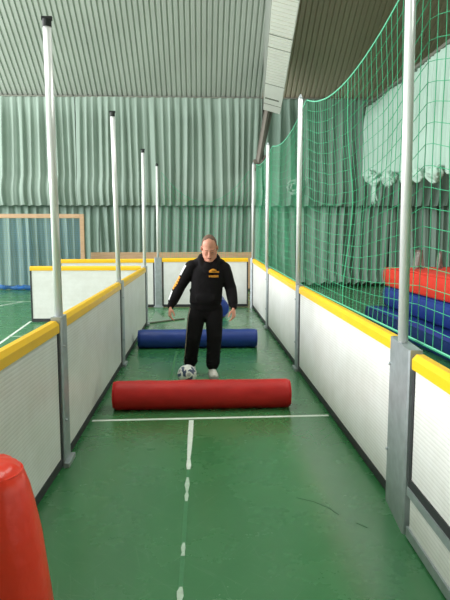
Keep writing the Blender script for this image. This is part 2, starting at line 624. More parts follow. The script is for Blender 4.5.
def rink_board(label, p0, p1, split=False, gaskets=(1, 1), h=(1.10, 1.10)):
    """p0 -> p1 run along the lane-side face; the lane lies to the left of that direction"""
    d = V(p1) - V(p0)
    Lb = d.length
    rz = math.atan2(d.y, d.x)
    t = thing('rink_board', label, 'board', (p0[0], p0[1], 0), rz, 'white rink boards with yellow rails')
    # local: x along, +y towards the lane
    if not split:
        obj('panel', B(0.02, Lb - 0.02, -0.04, 0.0, 0.065, 1.03), M['board'], t)
        obj('bottom_rail', B(0, Lb, -0.045, 0.006, 0.012, 0.075), M['dark'], t)
    else:
        obj('panel', B(0.03, Lb - 0.03, -0.04, 0.0, 0.36, 1.03), M['board'], t)
        obj('kick_panel', B(0.02, Lb - 0.02, -0.04, 0.0, 0.06, 0.265), M['board'], t)
        obj('panel_frame', B(0, Lb, -0.042, 0.008, 0.315, 0.37), M['dark'], t)
        obj('middle_rail', B(0, Lb, -0.044, 0.014, 0.255, 0.317), M['steel'], t)
        obj('bottom_rail', B(0, Lb, -0.045, 0.012, 0.012, 0.07), M['steel'], t)
    bm = bmesh.new()
    prof = [(0.012, 1.015), (0.012, 1.072), (-0.012, TOP), (-0.05, TOP), (-0.055, 1.09), (-0.055, 1.015)]
    a = [bm.verts.new((0, y, z)) for y, z in prof]
    b = [bm.verts.new((Lb, y, z)) for y, z in prof]
    for k in range(len(prof)):
        q = (k + 1) % len(prof)
        bm.faces.new((a[k], a[q], b[q], b[k]))
    bm.faces.new(a); bm.faces.new(b[::-1])
    obj('top_rail', bm, M['yellow'], t)
    for s, x in ((gaskets[0], 0.0), (gaskets[1], Lb - 0.03)):
        if s:
            obj('gasket', B(x, x + 0.03, -0.043, 0.007, 0.075 if not split else 0.37, 1.02), M['dark'], t)
    for c in t.children:                       # the boards are not quite level along the lane
        for v in c.data.vertices:
            if v.co.z > 0.3:
                v.co.z *= (h[0] + (h[1] - h[0]) * v.co.x / Lb) / TOP
    return t


def rink_post(label, x, y, rz, height=3.32, foot=True, gauge=0.17, cap=True, top=1.10, lean=0.0, pole_at=(0, 0.0)):
    """local: x along the wall, +y towards the lane"""
    t = thing('rink_post', label, 'post', (x, y, 0), rz, 'steel posts carrying tall white poles')
    h = gauge / 2
    bm = bmesh.new()
    prof = [(-h, -0.05), (-h, 0.016), (-h + 0.012, 0.026), (h - 0.012, 0.026), (h, 0.016), (h, -0.05), (h - 0.01, -0.05), (h - 0.01, 0.012), (-h + 0.01, 0.012), (-h + 0.01, -0.05)]
    a = [bm.verts.new((px, py, 0.0)) for px, py in prof]
    b = [bm.verts.new((px, py, top + 0.015)) for px, py in prof]
    n = len(prof)
    for k in range(n):
        bm.faces.new((a[k], a[(k + 1) % n], b[(k + 1) % n], b[k]))
    bm.faces.new(a); bm.faces.new(b[::-1])
    bx(bm, -h + 0.01, h - 0.01, -0.05, 0.012, top - 0.02, top + 0.012)
    obj('channel', bm, M['steel'], t)
    for z in (0.35, 0.9):
        bm = bmesh.new()
        tube(bm, [(h - 0.03, 0.02, z), (h - 0.03, 0.032, z)], 0.009, 8)
        obj('bolt', bm, M['steel'], t, True)
    px, py = pole_at
    bm = bmesh.new()
    tube(bm, [(px, py, top + 0.012), (px, py + lean, height)], 0.0295, 20, caps=False)
    obj('pole', bm, M['pole'], t, True)
    py += lean
    bm = bmesh.new()
    if cap:
        tube(bm, [(px, py, height), (px, py, height + 0.05)], 0.0315, 16, caps=False)
        bx(bm, px - 0.012, px + 0.012, py - 0.036, py + 0.036, height + 0.045, height + 0.07)
    else:
        tube(bm, [(px, py, height), (px, py, height + 0.012), (px, py, height + 0.05)], [0.031, 0.028, 0.008], 16, caps=False)
    obj('end_cap', bm, M['cap'] if cap else M['steel'], t)
    if foot:
        obj('foot', B(-0.11, 0.11, 0.016, 0.055, 0.0, 0.04, bev=0.006), M['steel'], t)
    return t


XL, XR, YB = -1.02, 1.23, 13.40
# right side, lane is on the -x side: run along +y has lane on the left
rink_board('nearest rink board on the right, split into two by a low grey rail', (1.12, 0.9), (1.163, 3.0), split=True, gaskets=(0, 1), h=(1.05, 1.055))
rink_board('long white rink board on the right, between the two nearest right-hand posts', (XR, 3.53), (XR, 6.96), h=(1.055, 1.07))
rink_board('white rink board on the right, second from the far corner', (XR, 7.14), (XR, 10.21), h=(1.07, 1.10))
rink_board('white rink board on the right that meets the far corner', (XR, 10.39), (XR, 13.26), h=(1.10, 1.15))
# left side: run along -y
rink_board('nearest white rink board on the left, beside the standing red pad', (XL, 4.08), (-1.09, 0.9), gaskets=(1, 0), h=(1.09, 1.08))
rink_board('grey-looking rink board on the left, between the two nearest left-hand posts', (XL, 7.30), (XL, 4.26))
rink_board('last rink board on the left, beside the blue crosswise roll', (XL, 10.66), (XL, 7.48))
# cross boards
rink_board('white cross board facing the camera in the next lane, nearer of two', (-1.16, 11.2), (-3.3, 11.2), gaskets=(0, 1))
rink_board('cross board mostly hidden behind a nearer one, only its yellow rail showing', (-1.07, YB), (-3.25, YB), gaskets=(1, 1), h=(1.15, 1.14))
rink_board('white end board behind the man, closing the lane', (1.13, YB), (-0.89, YB), gaskets=(1, 1), h=(1.165, 1.165))

rink_post('post on the right nearest the camera, its white pole cut by the picture top', 1.195, 3.26, R(84), 3.38, pole_at=(0.02, -0.002), cap=False, gauge=0.45, foot=False, top=1.055, lean=0.03)
rink_post('second post from the camera on the right, with tall white pole and net', XR, 7.05, R(90), 3.33, pole_at=(0, 0.01), cap=False, top=1.07)
rink_post('third post from the camera on the right, net starting to sag beside it', XR, 10.3, R(90), 3.28, pole_at=(0, 0.02), cap=False)
rink_post('post with white pole in the far right corner of the lane', 1.215, 13.35, R(135), 3.32, pole_at=(0, -0.03), cap=False, gauge=0.08, foot=False, top=1.15)
rink_post('left-hand post nearest the camera, tall white pole with black cap', XL, 4.17, R(-90), 3.125, pole_at=(0, -0.012), lean=-0.015)
rink_post('second post from the camera on the left, white pole with dark cap', XL, 7.39, R(-90), 3.17, pole_at=(0, -0.03), lean=-0.035)
rink_post('post at the far end of the left-hand boards', XL, 10.75, R(-90), 3.20, pole_at=(0, -0.02))
rink_post('grey post in the end wall left of the man, facing the camera', -0.98, YB, R(180), 3.27, top=1.165)

# thin pale plate lying by the end of the left boards
bm = bmesh.new()
P = [(-0.97, 10.99), (-0.62, 11.28), (-0.78, 11.75), (-1.0, 12.7)]
a = [bm.verts.new((x, y, 0.004)) for x, y in P]
b = [bm.verts.new((x, y, 0.016)) for x, y in P]
for k in range(4):
    bm.faces.new((a[k], a[(k + 1) % 4], b[(k + 1) % 4], b[k]))
bm.faces.new(a); bm.faces.new(b[::-1])
pl = tag(obj('floor_plate', bm, M['plate']), 'thin pale plate lying flat on the floor at the end of the left boards', 'plate')
bm = bmesh.new()
tube(bm, [(-0.98, 10.94, 0.014), (-0.33, 11.5, 0.014)], 0.014, 8)
obj('edge_bar', bm, M['strut'], pl)


# ------------------------------------------------------------------ nets
def sag(u, knots, zs, sags):
    for (a, b), (za, zb), s in zip(zip(knots, knots[1:]), zip(zs, zs[1:]), sags):
        if a <= u <= b:
            t = (u - a) / (b - a)
            return za + (zb - za) * t - 4 * s * t * (1 - t)
    return zs[-1]


def net_mesh(us, place, rows, thick):
    bm = bmesh.new()
    g = [[bm.verts.new(place(u, r / rows)) for r in range(rows + 1)] for u in us]
    for a, b in zip(g, g[1:]):
        for r in range(rows):
            bm.faces.new((a[r], b[r], b[r + 1], a[r + 1]))
    bmesh.ops.recalc_face_normals(bm, faces=bm.faces[:])
    bmesh.ops.wireframe(bm, faces=bm.faces[:], thickness=thick, use_replace=True, use_boundary=True, use_even_offset=False, offset=0.0)
    return bm


KN, ZT, SG = [-0.4, 3.27, 7.05, 10.3, 13.30], [3.36, 3.36, 3.32, 3.27, 3.31], [0.25, 0.30, 0.17, 0.12]


def place_right(u, t):
    zt = sag(u, KN, ZT, SG)
    tt = t
    sgn = 0.0
    for a, b in zip(KN, KN[1:]):
        if a <= u <= b:
            q = (u - a) / (b - a)
            sgn = 4 * q * (1 - q)
    zb = 1.065 + max(0, u - 7) * 0.0135
    z = zb + (zt - zb) * tt - 0.10 * sgn * math.sin(PI * tt) * 0.7
    z += 0.022 * noise.noise((u * 2.3, t * 6, 1.7)) * math.sin(PI * t)
    x = XR + 0.062 + 0.03 * sgn * math.sin(PI * t) + 0.06 * sgn * noise.noise((u * 1.1, t * 2.5, 5)) * math.sin(PI * t)
    return (x, u + 0.02 * noise.noise((u * 3, t * 5, 9)), z)


us = []
u = 1.5
while u < 13.3:
    us.append(u)
    u += 0.112
net = tag(obj('safety_net', net_mesh(us, place_right, 20, 0.0052), M['net']), 'green mesh net strung between the right-hand poles above the boards', 'net')
bm = bmesh.new()
tube(bm, [place_right(q, 1.0) for q in us], 0.008, 6)
obj('top_rope', bm, M['net_rope'], net, True)
bm = bmesh.new()
tube(bm, [place_right(q, 0.004) for q in us], 0.005, 6)
obj('bottom_rope', bm, M['net_rope'], net, True)
for q in (5.1,):
    bm = bmesh.new()
    tube(bm, [place_right(q, k / 24) for k in range(25)], 0.0045, 6)
    obj('seam_rope', bm, M['net'], net, True)


def place_back(u, t):
    k = (u + 0.98) / 2.2
    zt = 3.28 - 4 * 0.82 * k * (1 - k)
    return (u, YB + 0.03 + 0.05 * math.sin(PI * t), 1.17 + (zt - 1.17) * t)


us2 = [-0.88 + 2.03 * k / 22 for k in range(23)]
bnet = tag(obj('end_net', net_mesh(us2, place_back, 14, 0.006), M['net']), 'green net sagging low across the end of the lane behind the man', 'net')
bm = bmesh.new()
tube(bm, [place_back(q, 1.0) for q in us2], 0.005, 6)
obj('top_rope', bm, M['net'], bnet, True)


# ------------------------------------------------------------------ goal, barrier, mats
goal = thing('goal', 'pale wooden goal frame with a drooping blue net, left of the lanes', 'goal', (-4.9, 17.0, 0))
gw = 1.46
obj('goal_post', B(gw - 0.06, gw + 0.06, -0.06, 0.06, 0, 2.31, bev=0.008), M['wood'], goal)
obj('goal_post', B(-gw - 0.06, -gw + 0.06, -0.06, 0.06, 0, 2.31, bev=0.008), M['wood'], goal)
obj('crossbar', B(-gw + 0.06, gw - 0.06, -0.06, 0.06, 2.19, 2.31, bev=0.008), M['wood'], goal)


def place_goal(u, t):
    y = 0.06 + 0.85 * t ** 1.3 + 0.09 * math.sin(u * 7) * math.sin(PI * min(1, t)) + 0.04 * math.sin(u * 17)
    return (u, y, 2.2 - 2.13 * t)


usg = [-gw + 2 * gw * k / 56 for k in range(57)]
gn = obj('goal_net', net_mesh(usg, place_goal, 40, 0.012), M['net_blue'], goal)
bm = bmesh.new()
rn = random.Random(5)
tube(bm, [(-gw + 2 * gw * k / 30, 0.98 + 0.05 * rn.uniform(-1, 1), 0.075 + 0.02 * rn.uniform(-1, 1)) for k in range(31)], [0.07 * rn.uniform(0.75, 1.15) for _ in range(31)], 10)
obj('bunched_net_foot', bm, M['blue_cloth'], goal, True)

bar = thing('wooden_barrier', 'long low barrier of pale wooden planks standing before the lower curtain', 'barrier', (-0.83, 17.5, 0))
for k in range(5):
    obj('plank', B(-2.48, 2.48, -0.02, 0.02, 0.06 + k * 0.226, 0.06 + k * 0.226 + 0.218, bev=0.004), M['wood'], bar)
for x in (-2.4, -0.8, 0.8, 2.4):
    obj('upright', B(x - 0.05, x + 0.05, 0.02, 0.08, 0, 1.16), M['wood'], bar)
    obj('foot', B(x - 0.05, x + 0.05, 0.02, 0.5, 0, 0.06), M['wood'], bar)


def crash_mat(label, m, x0, x1, y0, y1, z0, z1, seed):
    t = thing('crash_mat', label, 'mat', ((x0 + x1) / 2, (y0 + y1) / 2, z0), 0, 'thick gymnastics mats piled beyond the net')
    hx, hy, h = (x1 - x0) / 2, (y1 - y0) / 2, z1 - z0
    bm = B(-hx, hx, -hy, hy, 0, h)
    bmesh.ops.subdivide_edges(bm, edges=bm.edges[:], cuts=14, use_grid_fill=True)
    for v in bm.verts:
        p = v.co
        n = noise.noise((p.x * 1.2 + seed, p.y * 1.2, p.z * 3))
        ex = math.sin(PI * (p.z / h)) * 0.03
        if abs(p.x) > hx - 1e-4:
            v.co.x += math.copysign(ex, p.x) + 0.012 * n
        if abs(p.y) > hy - 1e-4:
            v.co.y += math.copysign(ex, p.y) + 0.012 * n
        if p.z > h - 1e-4:
            v.co.z += 0.015 * n - 0.012
    obj('cover', bm, m, t, True)
    bm = bmesh.new()
    c = [(-hx - 0.005, -hy - 0.005), (hx + 0.005, -hy - 0.005), (hx + 0.005, hy + 0.005), (-hx - 0.005, hy + 0.005)]
    pts = [(x, y, h - 0.03) for x, y in c]
    tube(bm, pts + [pts[0]], 0.012, 8)
    obj('piping', bm, m, t, True)
    return t


crash_mat('blue mat on the floor, bottom of the pile beyond the right net', M['blue_mat'], 3.35, 5.6, 7.2, 11.25, 0.0, 0.29, 1)
crash_mat('blue mat in the middle of the pile, under the red one', M['blue_mat'], 3.70, 5.7, 7.2, 11.25, 0.305, 0.68, 2)
crash_mat('red mat on top of the pile beyond the right net', M['red_mat'], 3.70, 5.7, 7.2, 11.25, 0.70, 1.08, 3)

# two small pale cloth strips draped behind the net, over the red mat
for lab, x, y, w, h in (('wider pale cloth strip standing up behind the net over the red mat', 3.92, 10.08, 0.19, 0.33), ('narrow pale cloth strip beside a wider one over the red mat', 4.32, 10.12, 0.10, 0.30)):
    bm = bmesh.new()
    g = []
    for i in range(7):
        g.append([bm.verts.new((x + (i / 6 - 0.5) * w * (0.8 + 0.3 * j / 6), y + 0.03 * math.sin(i * 1.3 + j * 0.4), 1.09 + h * (1 - j / 6) - 0.02 * (i % 2) * (j == 6) + 0.015)) for j in range(7)])
    for a, b in zip(g, g[1:]):
        for j in range(6):
            bm.faces.new((a[j], a[j + 1], b[j + 1], b[j]))
    bmesh.ops.solidify(bm, geom=bm.faces[:], thickness=0.008)
    tag(obj('cloth_strip', bm, M['scrap'], None, True), lab, 'cloth')


def roll(label, m, cx, cy, r, length, rz, seed):
    """a foam bolster lying on the floor: cover with seams, end discs and a lengthwise flap"""
    t = thing('foam_roll', label, 'foam roll', (cx, cy, 0), rz, 'vinyl foam rolls lying in the lane')
    bm = bmesh.new()
    n, seg = 60, 40
    rings = []
    secs = [(-length / 2, r - 0.03), (-length / 2 + 0.008, r - 0.012), (-length / 2 + 0.03, r)]
    secs += [(-length / 2 + 0.03 + (length - 0.06) * k / n, r) for k in range(1, n)]
    secs += [(length / 2 - 0.03, r), (length / 2 - 0.008, r - 0.012), (length / 2, r - 0.03)]
    for x, rr in secs:
        ring = []
        for k in range(seg):
            a = 2 * PI * k / seg
            w = 0.004 * noise.noise((x * 5 + seed, math.cos(a) * 1.5, math.sin(a) * 1.5)) + 0.0025 * noise.noise((x * 16 + seed, math.cos(a) * 2, math.sin(a) * 2))
            q = rr + w
            z = r + q * math.sin(a)
            if z < 0.012:
                z = 0.0
            ring.append(bm.verts.new((x, q * math.cos(a), z)))
        rings.append(ring)
    for a, b in zip(rings, rings[1:]):
        for k in range(seg):
            bm.faces.new((a[k], a[(k + 1) % seg], b[(k + 1) % seg], b[k]))
    bm.faces.new(rings[0][::-1]); bm.faces.new(rings[-1])
    obj('cover', bm, m, t, True)
    for s in (-1, 1):
        bm = bmesh.new()
        pts = [(s * (length / 2 - 0.006), (r - 0.012) * math.cos(2 * PI * k / 32), r + (r - 0.012) * math.sin(2 * PI * k / 32)) for k in range(33)]
        tube(bm, pts, 0.006, 6)
        obj('end_piping', bm, m, t, True)
    return t


roll('red vinyl roll lying crosswise on the floor in front of the man and the ball', M['red_vinyl'], 0.015, 5.50, 0.139, 1.74, R(0.6), 4)
roll('blue roll lying crosswise behind the man', M['blue_vinyl'], -0.04, 8.56, 0.139, 1.80, R(0.2), 9)
roll('blue roll lying lengthwise, its end peeking out by the hip of the man', M['blue_vinyl'], 0.385, 12.35, 0.19, 1.3, R(92), 15)

# red pad standing in the near left corner
pad = thing('bollard_pad', 'shiny red vinyl pad standing upright in the near left corner', 'pad', (-0.825, 2.3, 0))
bm = bmesh.new()
prof = [(0.0, 0.178), (0.02, 0.19), (0.25, 0.187), (0.45, 0.174), (0.58, 0.163), (0.66, 0.154), (0.70, 0.146), (0.73, 0.134), (0.752, 0.116), (0.768, 0.088), (0.776, 0.05)]
seg = 48
rings = []
for z, r in prof:
    for zz in (z,):
        ring = []
        for k in range(seg):
            a = 2 * PI * k / seg
            w = 0.006 * noise.noise((math.cos(a) * 2.2, math.sin(a) * 2.2, zz * 6)) + 0.004 * math.sin(a * 9 + zz * 20) * max(0, (zz - 0.55) / 0.25)
            ring.append(bm.verts.new(((r + w) * math.cos(a) + 0.01 - 0.085 * zz, (r + w) * math.sin(a), zz + (0.006 * noise.noise((math.cos(a) * r * 30, math.sin(a) * r * 30, 3)) if zz > 0.7 else 0))))
        rings.append(ring)
for a, b in zip(rings, rings[1:]):
    for k in range(seg):
        bm.faces.new((a[k], a[(k + 1) % seg], b[(k + 1) % seg], b[k]))
bm.faces.new(rings[0][::-1]); bm.faces.new(rings[-1])
obj('cover', bm, M['red_shiny'], pad, True)
bm = bmesh.new()
pts = [(0.133 * math.cos(2 * PI * k / 40) - 0.052, 0.133 * math.sin(2 * PI * k / 40), 0.730) for k in range(41)]
tube(bm, pts, 0.0035, 6)
obj('top_piping', bm, M['red_shiny'], pad, True)

# ------------------------------------------------------------------ floor markings
def strip(name, pts, w, m, label_z=0.0015):
    bm = bmesh.new()
    for (x0, y0), (x1, y1) in zip(pts, pts[1:]):
        d = V((x1 - x0, y1 - y0)).normalized()
        n = V((-d.y, d.x)) * w / 2
        q = [(x0 + n.x, y0 + n.y), (x0 - n.x, y0 - n.y), (x1 - n.x, y1 - n.y), (x1 + n.x, y1 + n.y)]
        a = [bm.verts.new((x, y, 0.0002)) for x, y in q]
        b = [bm.verts.new((x, y, label_z)) for x, y in q]
        for k in range(4):
            bm.faces.new((a[k], a[(k + 1) % 4], b[(k + 1) % 4], b[k]))
        bm.faces.new(a); bm.faces.new(b[::-1])
    return struct(name, bm, m)


def tape(pts_w, m, zt=0.003):
    """a ragged scrap of tape: (x, y, half width) outline"""
    bm = bmesh.new()
    l = [[bm.verts.new((x + s * w, y, z)) for x, y, w in pts_w] for s in (-1, 1) for z in (0.0003, zt)]
    n = len(pts_w)
    for k in range(n - 1):
        bm.faces.new((l[1][k], l[1][k + 1], l[3][k + 1], l[3][k]))
        bm.faces.new((l[0][k], l[2][k], l[2][k + 1], l[0][k + 1]))
        bm.faces.new((l[0][k], l[0][k + 1], l[1][k + 1], l[1][k]))
        bm.faces.new((l[2][k], l[3][k], l[3][k + 1], l[2][k + 1]))
    bmesh.ops.holes_fill(bm, edges=[e for e in bm.edges if e.is_boundary])
    return struct('floor_marking', bm, m)


strip('floor_marking', [(-1.0, 5.14), (1.21, 5.20)], 0.045, M['line'])
tape([(-0.088, 5.11, 0.022), (-0.09, 4.7, 0.021), (-0.092, 4.42, 0.018), (-0.094, 4.2, 0.012), (-0.092, 4.08, 0.018), (-0.092, 4.0, 0.012)], M['line'])
tape([(-0.094, 3.86, 0.008), (-0.096, 3.74, 0.017), (-0.094, 3.63, 0.006), (-0.096, 3.58, 0.014), (-0.096, 3.5, 0.008)], M['line_worn'])
tape([(-0.098, 3.0, 0.006), (-0.10, 2.95, 0.012), (-0.098, 2.90, 0.008), (-0.1, 2.87, 0.012)], M['line_worn'])
tape([(-0.1, 2.60, 0.006), (-0.104, 2.565, 0.015), (-0.102, 2.53, 0.016), (-0.104, 2.49, 0.01), (-0.104, 2.45, 0.014)], M['line_worn'])
tape([(-0.092, 4.1, 0.012), (-0.098, 3.4, 0.013), (-0.1, 2.8, 0.012), (-0.106, 2.0, 0.013)], M['line_faint'], 0.001)
strip('floor_marking', [(-0.35, 8.28), (-0.36, 5.72)], 0.03, M['line_faint'])
# court lines left of the lanes
strip('floor_marking', [(-3.10, 8.2), (-3.36, 11.35)], 0.045, M['line'])
strip('floor_marking', [(-5.2, 12.9), (-4.55, 14.75)], 0.05, M['line'])
strip('floor_marking', [(-7.5, 14.72), (-3.8, 14.80)], 0.05, M['line_worn'])
strip('floor_marking', [(-3.22, 9.62), (-2.6, 9.70)], 0.04, M['line_worn'])
# dark heel scuffs on the near floor
for pts in ([(0.62, 3.52), (0.72, 3.46), (0.80, 3.37), (0.84, 3.28)], [(0.92, 3.18), (0.97, 3.12)], [(0.30, 8.05), (0.50, 7.7), (0.58, 7.4)], [(0.66, 7.2), (0.74, 6.9)]):
    strip('floor_marking', pts, 0.006, M['scuff'])

# ------------------------------------------------------------------ football
ball = thing('football', 'white football with navy swirls on the floor by the left foot of the picture', 'ball', (-0.155, 6.42, 0))
ball['label'] = 'white football with navy swirls lying at the feet of the man'
bm = bmesh.new()
bmesh.ops.create_icosphere(bm, subdivisions=5, radius=0.112, matrix=Matrix.Translation((0, 0, 0.112)))
ico = bmesh.new()
bmesh.ops.create_cube(ico, size=1)
rot = Euler((0.35, 0.25, -0.5)).to_matrix()
axes = [rot @ v.co.normalized() for v in ico.verts]
ico.free()
for f in bm.faces:
    c = (f.calc_center_median() - V((0, 0, 0.112))).normalized()
    ax = max(axes, key=lambda q: q.dot(c))
    th = math.acos(min(1, ax.dot(c)))
    u, v = frame_of(ax)
    az = math.atan2(c.dot(v), c.dot(u))
    swirl = math.sin(3 * az + th * 5)
    if 0.33 < th < 0.62 and swirl > -0.62:
        f.material_index = 1
    elif th < 0.2:
        f.material_index = 2
obj('ball_shell', bm, [M['ball_white'], M['ball_blue'], M['ball_grey']], ball, True)

# ------------------------------------------------------------------ the man
man = thing('person', 'man in black hooded sweatshirt and black trousers looking down at the ball', 'person', (0.06, 6.82, 0))
CX, CY = 0.06, 6.82


def W(x, y, z):           # world coordinates into the man's own frame
    return (x - CX, y - CY, z)


S = 1.14
HC = V(W(0.110, 6.69, 1.553))
HR = Euler((R(29), R(-2), R(-3)))


def hp(x, y, z):
    return HC + HR.to_matrix() @ (V((x, y, z)) * S)


def hell(bm, c, r, rot=(0, 0, 0)):
    m3 = HR.to_matrix() @ Euler(rot).to_matrix()
    mtx = Matrix.Translation(hp(*c)) @ m3.to_4x4() @ Matrix.Diagonal((r[0] * S, r[1] * S, r[2] * S, 1))
    bmesh.ops.create_uvsphere(bm, u_segments=24, v_segments=16, radius=1, matrix=mtx)


# joints
shR, elR, wrR = W(-0.098, 6.86, 1.318), W(-0.245, 6.85, 1.085), W(-0.352, 6.74, 0.86)
shL, elL, wrL = W(0.285, 6.86, 1.295), W(0.372, 6.86, 1.05), W(0.398, 6.74, 0.845)
hipR, knR, anR = W(-0.025, 6.88, 0.86), W(-0.085, 6.80, 0.48), W(-0.118, 6.93, 0.10)
hipL, knL, anL = W(0.165, 6.88, 0.86), W(0.168, 6.79, 0.48), W(0.142, 6.80, 0.10)

bm = bmesh.new()
# head
hell(bm, (0, 0.012, 0.035), (0.076, 0.096, 0.098))       # skull
hell(bm, (0, -0.03, 0.005), (0.067, 0.062, 0.085))       # face
hell(bm, (0, -0.036, -0.066), (0.056, 0.052, 0.056))     # jaw
hell(bm, (0, -0.072, -0.106), (0.027, 0.022, 0.022))     # chin
hell(bm, (0, -0.080, 0.018), (0.050, 0.014, 0.013))      # brow ridge
for s in (-1, 1):
    hell(bm, (s * 0.035, -0.058, -0.030), (0.023, 0.022, 0.026))   # cheek
    tube(bm, [hp(s * 0.062, -0.002, -0.045), hp(s * 0.050, -0.032, -0.088), hp(s * 0.016, -0.066, -0.108)], [0.019 * S, 0.020 * S, 0.020 * S], 14)   # jaw line
    hell(bm, (s * 0.031, -0.077, -0.003), (0.016, 0.013, 0.011))  # closed eyelid
    hell(bm, (s * 0.080, 0.012, -0.008), (0.010, 0.019, 0.032), (0, 0, s * 0.3))  # ear
    hell(bm, (s * 0.012, -0.098, -0.041), (0.010, 0.010, 0.008))  # nostril wing
tube(bm, [hp(0, -0.087, 0.012), hp(0, -0.098, -0.012), hp(0, -0.111, -0.036)], [0.010, 0.012, 0.014], 12)   # nose
hell(bm, (0, -0.088, -0.066), (0.022, 0.010, 0.007))     # upper lip
hell(bm, (0, -0.085, -0.080), (0.019, 0.010, 0.007))     # lower lip
# neck and trunk
tube(bm, [hp(0, 0.03, -0.04), W(0.105, 6.80, 1.42), W(0.1, 6.87, 1.33)], [0.058, 0.060, 0.075], 18)
loft(bm, [(0.02, 0.06, 0.84, 0.13, 0.085), (0.03, 0.06, 1.0, 0.125, 0.08), (0.04, 0.05, 1.15, 0.14, 0.085), (0.04, 0.045, 1.28, 0.145, 0.08), (0.04, 0.04, 1.36, 0.09, 0.06)], 24)
for a, b, c in ((shR, elR, wrR), (shL, elL, wrL)):
    tube(bm, [a, V(a).lerp(V(b), 0.5), b, V(b).lerp(V(c), 0.3), c], [0.052, 0.047, 0.040, 0.041, 0.027], 14)
tube(bm, [shR, V(W(0.1, 6.86, 1.33)), shL], [0.055, 0.075, 0.055], 14)
for a, b, c in ((hipR, knR, anR), (hipL, knL, anL)):
    tube(bm, [a, V(a).lerp(V(b), 0.5), b, V(b).lerp(V(c), 0.35), c], [0.085, 0.074, 0.054, 0.054, 0.036], 16)
tube(bm, [hipR, V(hipR).lerp(V(hipL), 0.5), hipL], [0.09, 0.1, 0.09], 16)
for c in (anR, anL):
    tube(bm, [c, V(c) + V((0, -0.04, -0.05)), V(c) + V((0, -0.12, -0.065))], [0.036, 0.034, 0.026], 12)


def hand(bm, wr, fw, side, thumbdir, palmdir):
    """relaxed, half-curled hand. fw: wrist-to-knuckles direction, side: across the palm towards the index finger,
    palmdir: direction the palm looks to"""
    wr, fw, side, palmdir = V(wr), V(fw).normalized(), V(side), V(palmdir)
    side = (side - fw * side.dot(fw)).normalized()
    palmdir = (palmdir - fw * palmdir.dot(fw) - side * palmdir.dot(side)).normalized()
    for q, rr in ((-0.026, 0.013), (-0.009, 0.014), (0.009, 0.0145), (0.026, 0.014)):
        tube(bm, [wr - fw * 0.01 + side * q * 0.55, wr + fw * 0.045 + side * q * 0.9, wr + fw * 0.088 + side * q], [rr + 0.002, rr + 0.002, rr - 0.001], 12)
    for q, ln, r0, c in ((-0.032, 0.062, 0.0078, 0.75), (-0.011, 0.078, 0.0086, 0.62), (0.011, 0.084, 0.0090, 0.52), (0.033, 0.074, 0.0088, 0.38)):
        p = wr + fw * 0.082 + side * q
        pts = [p]
        a = 0.12
        for seg_l in (0.44, 0.31, 0.25):
            a += c * 0.62
            d = fw * math.cos(a) + palmdir * math.sin(a) + side * (q * 1.6)
            p = p + d.normalized() * ln * seg_l
            pts.append(p)
        tube(bm, pts, [r0 + 0.0012, r0 + 0.0004, r0 - 0.0004, r0 - 0.0016], 12)
    b0 = wr + fw * 0.022 + side * 0.024 + palmdir * 0.006
    b1 = b0 + (fw * 0.55 + side * 0.62 + palmdir * 0.40).normalized() * 0.040
    b2 = b1 + (fw * 0.86 + side * 0.22 + palmdir * 0.36).normalized() * 0.032
    b3 = b2 + (fw * 0.95 - side * 0.05 + palmdir * 0.42).normalized() * 0.024
    tube(bm, [b0, b1, b2, b3], [0.0155, 0.0125, 0.0105, 0.0085], 12)


# his right hand (picture left): back of the hand to the side, thumb forward; his left the same mirrored
hand(bm, V(wrR) + V((-0.004, -0.012, -0.02)), (-0.06, -0.28, -0.95), (0.30, -1.0, 0.25), None, (1, 0.35, 0))
hand(bm, V(wrL) + V((0.0, -0.012, -0.02)), (0.0, -0.22, -0.97), (-0.45, -1.0, 0.2), None, (-1, 0.45, 0))
body = fused('body', bm, M['skin'], man, 0.0048, 3, 0.45)

# face details and hair
tree = bvh_of(body)


def face_patch(name, ca, cb, width, m, nu=10, nv=4, off=0.0015, shape=None):
    out = HR.to_matrix() @ V((0, -1, 0))
    up = HR.to_matrix() @ V((0, 0, 1))
    return patch(name, tree, hp(*ca), hp(*cb), up, width, out, m, man, nu, nv, off, shape, 0.0012)


lens = lambda u, v: abs(v - 0.5) * 2 < 1.05 * math.sin(PI * min(1, max(0, u))) ** 0.6 + 0.05
for s in (-1, 1):
    face_patch('eye', (s * 0.020, -0.07, -0.008), (s * 0.042, -0.07, -0.008), 0.006, M['eye'], 10, 4, 0.001, lens)
    face_patch('eyebrow', (s * 0.014, -0.07, 0.020), (s * 0.052, -0.07, 0.018), 0.007, M['brow'], 10, 4, 0.0002)
face_patch('mouth', (-0.021, -0.08, -0.073), (0.021, -0.08, -0.073), 0.016, M['lip'], 12, 5, 0.001, lens)

# close-cropped hair: a thin shell over the back and sides of the skull, bald on top and front
bm = bmesh.new()
n_u, n_v = 120, 64
grid = {}
for i in range(n_u):
    az = 2 * PI * i / n_u
    for j in range(n_v + 1):
        el = -0.62 + j * (PI / 2 + 0.62) / n_v
        d = V((math.cos(el) * math.sin(az), math.cos(el) * math.cos(az), math.sin(el)))      # az 0 = back (+y)
        front = -d.y
        # hairline: receding at the temples, thin on top
        if front > 0.30 + 0.16 * abs(d.x) + (0.12 if d.z > 0.75 else 0):
            continue
        if el < -0.15 and abs(d.x) > 0.72:
            continue
        o_ = hp(0, 0.012, 0.035)
        dd = HR.to_matrix() @ d
        h, nrm, _, _ = tree.ray_cast(o_ + dd * 0.3, -dd, 0.4)
        if h is None:
            continue
        grid[i, j] = bm.verts.new(h + dd * 0.003)
for i in range(n_u):
    for j in range(n_v):
        k = [(i, j), ((i + 1) % n_u, j), ((i + 1) % n_u, j + 1), (i, j + 1)]
        if all(q in grid for q in k):
            bm.faces.new([grid[q] for q in k])
